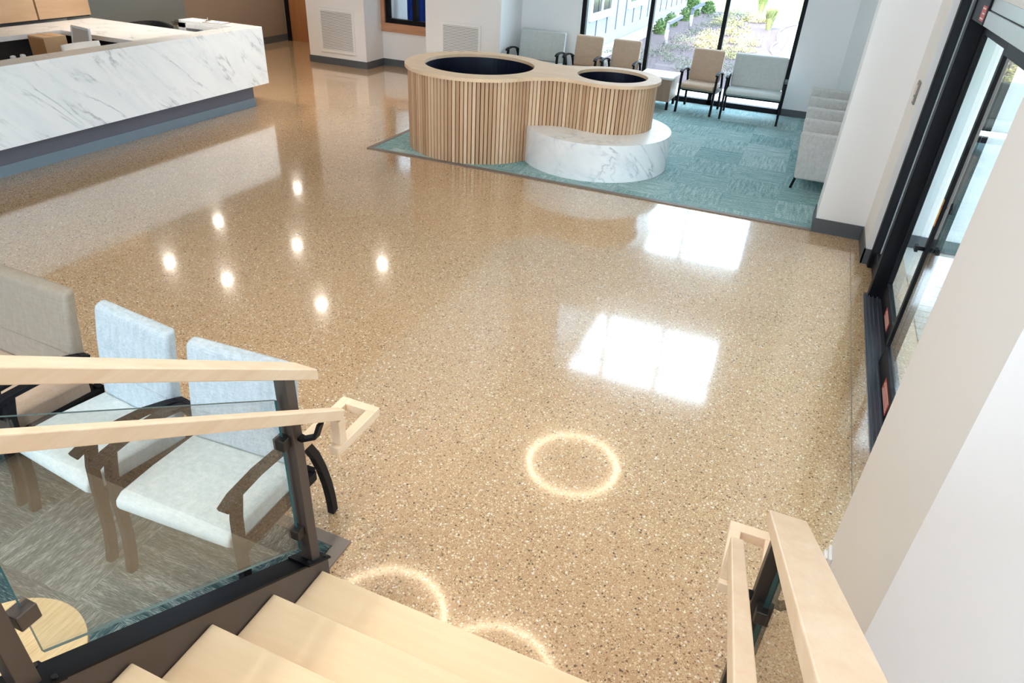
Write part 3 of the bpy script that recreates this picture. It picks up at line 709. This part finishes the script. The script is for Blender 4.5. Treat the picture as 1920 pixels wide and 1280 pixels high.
# ------------------------------------------------------------------ staircase
RISE, RUN, YN = .178, .29, 1.61
r = thing('staircase', 'light maple staircase with bronze stringer rising towards the viewer', 'stairs', (-.6, 1.0, 0)); L = r.location
XL, XR = -1.47, .34
for k in range(10):
    z = RISE*(k+1); y = YN-RUN*k
    MB().box(XL, XR, y-RUN-.03, y, z-.04, z).build('tread', 'maple', r, off=L, bevel=.006, seg=2)
    MB().box(XL, XR, y-.055, y-.03, z-RISE, z-.04).build('riser', 'maple', r, off=L)
slope = RISE/RUN
def zs(y): return RISE+(YN-y)*slope
for x0, x1, s in ((-1.50, -1.472, -1), (XR+.002, XR+.03, 1)):
    ya, yb = 1.66, -1.6
    b = MB(); pr = [(ya, 0.0), (ya, zs(ya)+.055), (yb, zs(yb)+.055), (yb, zs(yb)-.36), (1.12, 0)]
    b.extx(pr, x0, x1); b.build('stringer', 'bronze', r, off=L)
    xo = x0-.065 if s < 0 else x0; xe = x1+.0 if s < 0 else x1+.065
    b = MB(); b.add([(xo, ya, zs(ya)+.055), (xe, ya, zs(ya)+.055), (xe, yb, zs(yb)+.055), (xo, yb, zs(yb)+.055), (xo, ya, zs(ya)+.067), (xe, ya, zs(ya)+.067), (xe, yb, zs(yb)+.067), (xo, yb, zs(yb)+.067)],
          [(0, 3, 2, 1), (4, 5, 6, 7), (0, 1, 5, 4), (1, 2, 6, 5), (2, 3, 7, 6), (3, 0, 4, 7)]); b.build('stringer_cap', 'black', r, off=L)
MB().box(XL, XR, YN-RUN*10-1.2, YN-RUN*10, RISE*10-.04, RISE*10+.0).build('landing', 'maple', r, off=L)

def guard(x, sgn, label):
    """guard rail: posts, glass panels, top beam; x = centre line, sgn = +1 when the stair is on the +x side"""
    r = thing('stair_guard_rail', label, 'railing', (x, 1.0, 0)); L = r.location
    gz = lambda y: 1.165+(1.73-y)*slope
    def slab(x0, x1, ya, yb, dz0, dz1, name, mat, bev=.004):
        b = MB(); b.add([(x0, ya, gz(ya)+dz0), (x1, ya, gz(ya)+dz0), (x1, yb, gz(yb)+dz0), (x0, yb, gz(yb)+dz0), (x0, ya, gz(ya)+dz1), (x1, ya, gz(ya)+dz1), (x1, yb, gz(yb)+dz1), (x0, yb, gz(yb)+dz1)],
              [(0, 3, 2, 1), (4, 5, 6, 7), (0, 1, 5, 4), (1, 2, 6, 5), (2, 3, 7, 6), (3, 0, 4, 7)]); return b.build(name, mat, r, off=L, bevel=bev)
    slab(x-.055, x+.055, 1.73, -1.6, -.02, .03, 'top_rail', 'mapley', .004)
    ys = [1.59, .50, -.60, -1.5]
    for y in ys:
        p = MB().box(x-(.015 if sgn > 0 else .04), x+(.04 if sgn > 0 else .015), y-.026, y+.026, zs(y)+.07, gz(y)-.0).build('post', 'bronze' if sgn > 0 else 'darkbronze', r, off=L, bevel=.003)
        MB().add([(x-.05, y+.07, zs(y+.07)+.067), (x+.06, y+.07, zs(y+.07)+.067), (x+.06, y-.07, zs(y-.07)+.067), (x-.05, y-.07, zs(y-.07)+.067), (x-.05, y+.07, zs(y+.07)+.079), (x+.06, y+.07, zs(y+.07)+.079), (x+.06, y-.07, zs(y-.07)+.079), (x-.05, y-.07, zs(y-.07)+.079)],
              [(0, 3, 2, 1), (4, 5, 6, 7), (0, 1, 5, 4), (1, 2, 6, 5), (2, 3, 7, 6), (3, 0, 4, 7)]).build('base_plate', 'black', p, off=L)
        for cx_, cy_ in ((.045, .05), (.045, -.05), (-.03, .05)): MB().tube([(x+cx_, y+cy_, zs(y+cy_)+.079), (x+cx_, y+cy_, zs(y+cy_)+.087)], .008, 8).build('bolt', 'darkbronze', p, off=L)
    for ya, yb in zip(ys, ys[1:]):
        a, c = ya-.045, yb+.07
        t0 = .085; b = MB(); xg0, xg1 = x-.006, x+.006
        za0, za1, zc0, zc1 = zs(a)+.15, gz(a)-.125, zs(c)+.15, gz(c)-.125
        b.add([(xg0, a, za0), (xg1, a, za0), (xg1, c, zc0), (xg0, c, zc0), (xg0, a, za1), (xg1, a, za1), (xg1, c, zc1), (xg0, c, zc1)],
              [(1, 2, 6, 5), (3, 0, 4, 7)], 0)
        b.add([(xg0, a, za0), (xg1, a, za0), (xg1, c, zc0), (xg0, c, zc0), (xg0, a, za1), (xg1, a, za1), (xg1, c, zc1), (xg0, c, zc1)],
              [(0, 3, 2, 1), (4, 5, 6, 7), (0, 1, 5, 4), (2, 3, 7, 6)], 1)
        b.build('glass_panel', ['rglass', 'gedge'], r, off=L)
        for yy, zz in ((a, za1-.20), (a, za0+.10), (c, zc1-.18), (c, zc0+.16)):
            d = -1 if yy == a else 1
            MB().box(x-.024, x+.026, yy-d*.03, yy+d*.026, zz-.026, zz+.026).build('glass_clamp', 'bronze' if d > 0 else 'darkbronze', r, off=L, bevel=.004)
    return r
guard(-1.515, 1, 'guard rail with glass panels and maple top on the left of the stairs')
guard(.265, -1, 'guard rail with maple top rail on the right of the stairs')

def handrail(xh, xp, label):
    """xh = rail line, xp = x of the inner return leg by the posts"""
    r = thing('stair_handrail', label, 'handrail', (xh, 1.0, 0)); L = r.location
    hz = lambda y: 1.00+(1.74-y)*slope*1.03
    MB().sweep([(xh, 1.74, hz(1.74)), (xh, -1.6, hz(-1.6))], .042, .045).build('rail', 'mapley', r, off=L, bevel=.004)
    MB().box(xh-.0205, xh+.0205, 1.70, 1.742, .872, .99).build('drop', 'mapley', r, off=L, bevel=.003)
    o, i = xh, xp
    MB().box(o-.021, o+.021, 1.68, 1.942, .83, .872).build('return_bar', 'mapley', r, off=L, bevel=.003)
    MB().box(min(o, i)-.021, max(o, i)+.021, 1.942, 1.984, .8302, .8718).build('return_bar', 'mapley', r, off=L, bevel=.003)
    MB().box(i-.021, i+.021, 1.62, 1.942, .8301, .8719).build('return_bar', 'mapley', r, off=L, bevel=.003)
    for y in (1.60, .50, -.60):
        d = 1 if xh > xp else -1; z = hz(y)-.03
        MB().sweep([(xp+.03*d, y, z-.10), (xp+.07*d, y, z-.11), (xh-.02*d, y+.01, z-.085), (xh, y+.02, z-.02)], .03, .014, (0, 1, 0)).build('bracket', 'black', r, off=L)
handrail(-1.385, -1.53, 'maple handrail with square looped end on the left of the stairs')
handrail(.150, .275, 'maple handrail with square looped end on the right of the stairs')

# round table under the stairs
r = thing('round_table', 'round side table with striped wood top below the left guard rail', 'table', (-1.97, .60, 0))
MB().prism([(.27*math.cos(a*PI/24), .27*math.sin(a*PI/24)) for a in range(48)], .52, .55, sm=True).build('tabletop', 'zebra', r)
MB().tube([(0, 0, .03), (0, 0, .52)], .035, 14).build('column', 'black', r); MB().prism([(.2*math.cos(a*PI/16), .2*math.sin(a*PI/16)) for a in range(32)], .009, .03, sm=True).build('foot', 'black', r)

# ------------------------------------------------------------------ lamps
for i, (x, y) in enumerate([(-10.72, 12.76), (-10.82, 10.26), (-10.17, 8.31), (-8.77, 8.27), (-8.63, 10.06), (-6.70, 10.14), (-6.75, 8.29)]):
    r = thing('downlight', 'small round recessed ceiling light above the reception area, mirrored in the floor', 'light', (x, y, SOF), 0, 'recessed downlights')
    c1 = [(.10*math.cos(a*PI/12), .10*math.sin(a*PI/12)) for a in range(24)]; c0 = [(p[0]*.78, p[1]*.78) for p in c1]
    MB().ringplate(c1, c0, -.012, 0).build('bezel', 'white', r); MB().prism(c0, -.008, -.002).build('lens', 'spot', r)
    d = bpy.data.lights.new('downlight_lamp', 'SPOT'); d.energy = 90; d.spot_size = math.radians(100); d.spot_blend = .8; d.shadow_soft_size = .06; d.color = (1, .92, .8)
    o = bpy.data.objects.new('downlight_lamp', d); COL.objects.link(o); o.location = (x, y, SOF-.05)
for x, y in ((-2.6, -.6), (-.8, -.6), (-2.6, 1.3), (-.8, 1.3)):  # unseen lamps added to brighten the treads and near pillar
    r = thing('downlight', 'added ceiling fill light above the staircase, out of view', 'light', (x, y, CEIL), 0, 'added fill lights above the stairs')
    MB().ringplate(c1, c0, -.012, 0).build('bezel', 'white', r); MB().prism(c0, -.008, -.002).build('lens', 'spot', r)
    d = bpy.data.lights.new('stair_fill_lamp', 'SPOT'); d.energy = 210; d.spot_size = math.radians(70); d.spot_blend = .9; d.shadow_soft_size = .08; d.color = (1, .95, .88)
    o = bpy.data.objects.new('stair_fill_lamp', d); COL.objects.link(o); o.location = (x, y, CEIL-.05)
def ringlamp(x, y, z, R, lab):
    r = thing('ring_pendant', lab, 'light', (x, y, z), 0, 'ring pendant lights'); n = 64
    o = [((R+.03)*math.cos(2*PI*i/n), (R+.03)*math.sin(2*PI*i/n)) for i in range(n)]; q = [((R-.03)*math.cos(2*PI*i/n), (R-.03)*math.sin(2*PI*i/n)) for i in range(n)]
    MB().ringplate(o, q, .008, .06).build('housing', 'black', r); MB().ringplate(o, q, 0, .008).build('diffuser', 'ring', r)
    for k in range(3):
        a = 2*PI*k/3; MB().tube([(R*math.cos(a), R*math.sin(a), .06), (0, 0, CEIL-z-.02)], .003, 5).build('cable', 'black', r)
    MB().prism([(.08*math.cos(a*PI/8), .08*math.sin(a*PI/8)) for a in range(16)], CEIL-z-.04, CEIL-z-.005).build('canopy', 'black', r)
ringlamp(-1.70, 6.95, 3.6, .60, 'ring pendant lamp nearest the lounge, mirrored whole in the floor')
ringlamp(-2.72, 3.80, 3.6, .62, 'ring pendant lamp mirrored in the floor by the stair post')
ringlamp(-1.42, 3.62, 3.6, .62, 'ring pendant lamp mirrored in the floor below the bottom step')

# ------------------------------------------------------------------ outdoors
GZ = -.1
struct('ground', boxes((-30, 12, 13.35, 60, GZ-.2, GZ-.02), (1.3, 40, -10, 13.35, GZ-.2, -.02)), 'lawn')
struct('ground_mulch', MB().prism([(-5.3, 14.0), (-.9, 14.0), (-.9, 30.5), (-5.5, 31.5)], GZ-.05, GZ), 'mulch')
struct('ground_gravel', boxes((-5.3, -.9, 13.36, 15.3, GZ-.05, GZ+.01), (-5.3, -4.75, 15.3, 31, GZ-.05, GZ+.012)), 'gravel')
struct('ground_path', MB().box(-.9, 3.5, 13.36, 40, GZ-.05, GZ+.015), 'concrete')
r = thing('annex_building', 'blue grey board and batten building beyond the window', 'building', (-8, 24, GZ)); L = r.location
XF = -5.33
MB().box(-14, XF, 16.3, 31, GZ, 9.6).build('wall', 'siding', r, off=L)
b = MB(); y = 16.4
while y < 31: b.box(XF, XF+.02, y, y+.04, GZ+.3, 9.6); y += .95
b.build('batten', 'sidetrim', r, off=L)
MB().box(-14.3, XF+.3, 16.0, 31.3, 9.6, 9.75).build('roof', 'grey', r, off=L)
for y0, y1 in ((17.75, 19.5), (21.45, 23.3), (25.4, 27.2)):
    f = MB().box(XF, XF+.06, y0-.1, y1+.1, .62, .78).box(XF, XF+.05, y0-.08, y0, .78, 2.4).box(XF, XF+.05, y1, y1+.08, .78, 2.4).box(XF, XF+.05, y0-.08, y1+.08, 2.4, 2.5).box(XF, XF+.05, (y0+y1)/2-.04, (y0+y1)/2+.04, .78, 2.4).build('window', 'white', r, off=L)
    MB().box(XF, XF+.02, y0, y1, .78, 2.4).build('pane', 'winglass', f, off=L)
def blob_mesh(name, rad, hgt, n, leaf, mat, upright=False, loose=False):
    """a plant as one mesh of many small leaves round a crown"""
    b = MB()
    for i in range(n):
        a = random.uniform(0, 2*PI); t = random.random(); e = math.acos(1-1.0*t)
        rr = rad*random.uniform(.72, 1.0); p = Vector((rr*math.sin(e)*math.cos(a), rr*math.sin(e)*math.sin(a), hgt*(.12+.85*math.cos(e)*random.uniform(.6, 1))))
        if loose: p = Vector((rr*t**.5*math.cos(a)*1.1, rr*t**.5*math.sin(a)*1.1, hgt*(.08+.8*random.random()*(1-.7*t)*(.6+.4*math.sin(a*5)))))
        if upright:
            q = Vector((rad*.25*math.cos(a)*t, rad*.25*math.sin(a)*t, 0)); k = Vector((rad*math.cos(a)*random.uniform(.3, 1), rad*math.sin(a)*random.uniform(.3, 1), hgt*random.uniform(.6, 1)))
            sd = Vector((-math.sin(a), math.cos(a), 0))*leaf*.3; m_ = (q+k)/2+Vector((0, 0, hgt*.15)); b.quad(q-sd, q+sd, m_+sd, m_-sd); b.quad(m_-sd, m_+sd, k+sd*.2, k-sd*.2); continue
        u = Vector([random.uniform(-1, 1) for _ in range(3)]).normalized(); v = u.cross(Vector([random.uniform(-1, 1) for _ in range(3)])).normalized()
        b.quad(p-u*leaf-v*leaf*.1, p-v*leaf*.5, p+u*leaf, p+v*leaf*.5)
    if not upright and not loose:
        m = 10; vs = []; fs = []
        for j in range(5):
            e = j*PI/2/4
            for i in range(m): a = 2*PI*i/m; vs.append((rad*.72*math.sin(e+.05)*math.cos(a), rad*.72*math.sin(e+.05)*math.sin(a), hgt*.8*math.cos(e)))
        for j in range(4):
            for i in range(m): fs.append((j*m+i, (j+1)*m+i, (j+1)*m+(i+1) % m, j*m+(i+1) % m))
        b.add(vs, fs, None, True)
    o = b.build(name, mat); return o
def place(proto, x, y, s, rz, label, cat, group, used=[]):
    o = proto if proto not in used else proto.copy()
    if proto in used: COL.objects.link(o)
    else: used.append(proto)
    o.location = (x, y, GZ-.01); o.scale = (s, s, s); o.rotation_euler = (0, 0, rz); tag(o, label, cat, group); return o
pb = blob_mesh('shrub', .36, .62, 420, .055, 'bush')
lb_ = ['nearest round green shrub by the blue grey annex', 'second round green shrub along the annex wall', 'third round green shrub along the annex wall', 'fourth round green shrub along the annex wall', 'fifth round shrub behind the far lamp', 'farthest darker round shrub near the annex corner']
for (x, y, s), lb in zip([(-4.58, 22.8, 1.0), (-4.7, 24.9, 1.0), (-4.6, 26.9, 1.0), (-4.62, 28.6, 1.0), (-4.3, 30.0, 1.15), (-5.2, 31.8, 1.2)], lb_):
    place(pb, x, y, s*.72, x*7, lb, 'shrub', 'round shrubs along the annex')
pg = blob_mesh('ornamental_grass', .38, .95, 260, .05, 'bush2', True)
for x, y, lb in ((-1.72, 26.6, 'tall ornamental grass clump beside the drip hose'), (-2.5, 32.0, 'ornamental grass clump at the far edge of the bed')): place(pg, x, y, .8, x, lb, 'grass plant', 'ornamental grasses')
pf_ = blob_mesh('flowering_plant', .55, .6, 700, .038, 'bloom', loose=True); pl = blob_mesh('wispy_plant', .6, .55, 460, .028, 'lav', loose=True)
ORD = 'nearest second third fourth fifth sixth seventh eighth ninth tenth eleventh twelfth thirteenth fourteenth'.split()
for (x, y, s), o_ in zip(sorted([(-2.5, 24.2, 1.3), (-2.0, 22.4, 1.2), (-2.75, 20.9, 1.1), (-3.1, 26.8, 1.3), (-2.2, 19.6, 1.0), (-2.4, 28.6, 1.2), (-1.85, 21.0, .8), (-3.0, 22.5, 1.0)], key=lambda q: q[1]), ORD):
    place(pf_, x, y, s*.78, x*5+y, 'pale yellow flowering plant in the mulch bed, %s one counted from the window' % o_, 'plant', 'pale flowering plants in the bed')
for (x, y, s), o_ in zip(sorted([(-3.75, 18.6, 1.0), (-3.1, 17.9, .9), (-4.0, 17.2, .9), (-2.6, 17.0, .9), (-3.5, 20.0, 1.0), (-3.6, 21.6, 1.0), (-3.5, 23.6, 1.1), (-3.5, 25.9, 1.0), (-3.7, 28.4, 1.2), (-2.0, 18.0, .8), (-1.75, 16.9, .8), (-4.7, 18.2, .8), (-4.6, 16.4, .8), (-3.1, 29.9, 1.2)], key=lambda q: q[1]), ORD):
    place(pl, x, y, s*.72, x*3+y, 'wispy grey green plant in the mulch bed, %s one counted from the window' % o_, 'plant', 'wispy plants in the bed')
for (x, y), lab in zip(((-3.99, 20.8), (-4.12, 25.3)), ('garden downspout elbow nearest the window, with a dark upper part', 'garden downspout elbow farther along the annex, half hidden by shrubs')):
    r = thing('downspout', lab, 'pipe', (x, y, GZ))
    MB().tube([(0, 0, 0), (0, 0, .30), (-.0, .0, .36)], .05, 10).build('pipe', 'white', r); MB().bar((0, 0, .34), (0, .05, .52), .10, .08, (1, 0, 0)).bar((0, .03, .52), (.25, .5, .68), .10, .08).build('hood', 'sidetrim', r)
tag(MB().tube([(-1.06, 20.88, GZ+.02), (-1.21, 21.61, GZ+.03), (-1.25, 22.6, GZ+.03), (-1.18, 23.55, GZ+.03), (-1.3, 25.2, GZ+.03), (-1.32, 26.36, GZ+.03), (-1.25, 27.6, GZ+.03), (-1.08, 28.49, GZ+.03), (-.9, 29, GZ+.03)], .022, 8).build('garden_hose', 'white'), 'thin white hose snaking over the mulch outside', 'hose')
# outside the entrance
struct('ground_entry', boxes((1.12, 3.4, 1.74, 13.3, -.2, -.005), (3.4, 7.5, -10, 13.3, -.2, -.01)), 'concrete')
b = MB().box(1.3, 2.6, 3.0, 6.9, -.004, .006)
for i in range(32): b.box(1.3, 2.6, 3.02+i*.12, 3.07+i*.12, .006, .012)
tag(b.build('entry_mat', 'mat', off=None), 'ribbed pale entry mat just outside the sliding doors', 'mat')
struct('wall_vestibule', boxes((1.2, 2.3, 7.7, 7.9, 0, 2.9), (2.3, 3.4, 7.7, 7.9, 0, .5), (1.2, 3.4, 1.74, 2.0, 2.5, 2.9), (1.2, 3.4, 7.7, 7.9, 2.5, 2.9), (3.3, 3.4, 2.0, 7.9, 2.6, 2.9)), 'wallw')
struct('ceiling_vestibule', MB().box(1.2, 3.5, 2.56, 7.9, 2.9, 3.1), 'ceil')
struct('baseboard_vestibule', MB().box(1.2, 3.3, 7.685, 7.7, 0, .13), 'base')
r = thing('window_4', None, None, (3.3, 5, 0)); r['kind'] = 'structure'
b = MB()
for y in (2.6, 3.6, 5.0, 6.4, 7.66): b.box(3.3, 3.37, y-.03, y+.03, 0, 2.6)
b.box(3.3, 3.37, 2.6, 7.66, 0, .1).box(2.3, 3.3, 7.75, 7.85, .5, .56).box(2.3, 2.36, 7.75, 7.85, .5, 2.5); b.build('window_frame', 'black', r, off=r.location)
MB().box(3.33, 3.34, 2.6, 7.66, .1, 2.6).build('pane', 'glass', r, off=r.location); MB().box(2.36, 3.3, 7.79, 7.80, .56, 2.5).build('pane', 'glass', r, off=r.location)
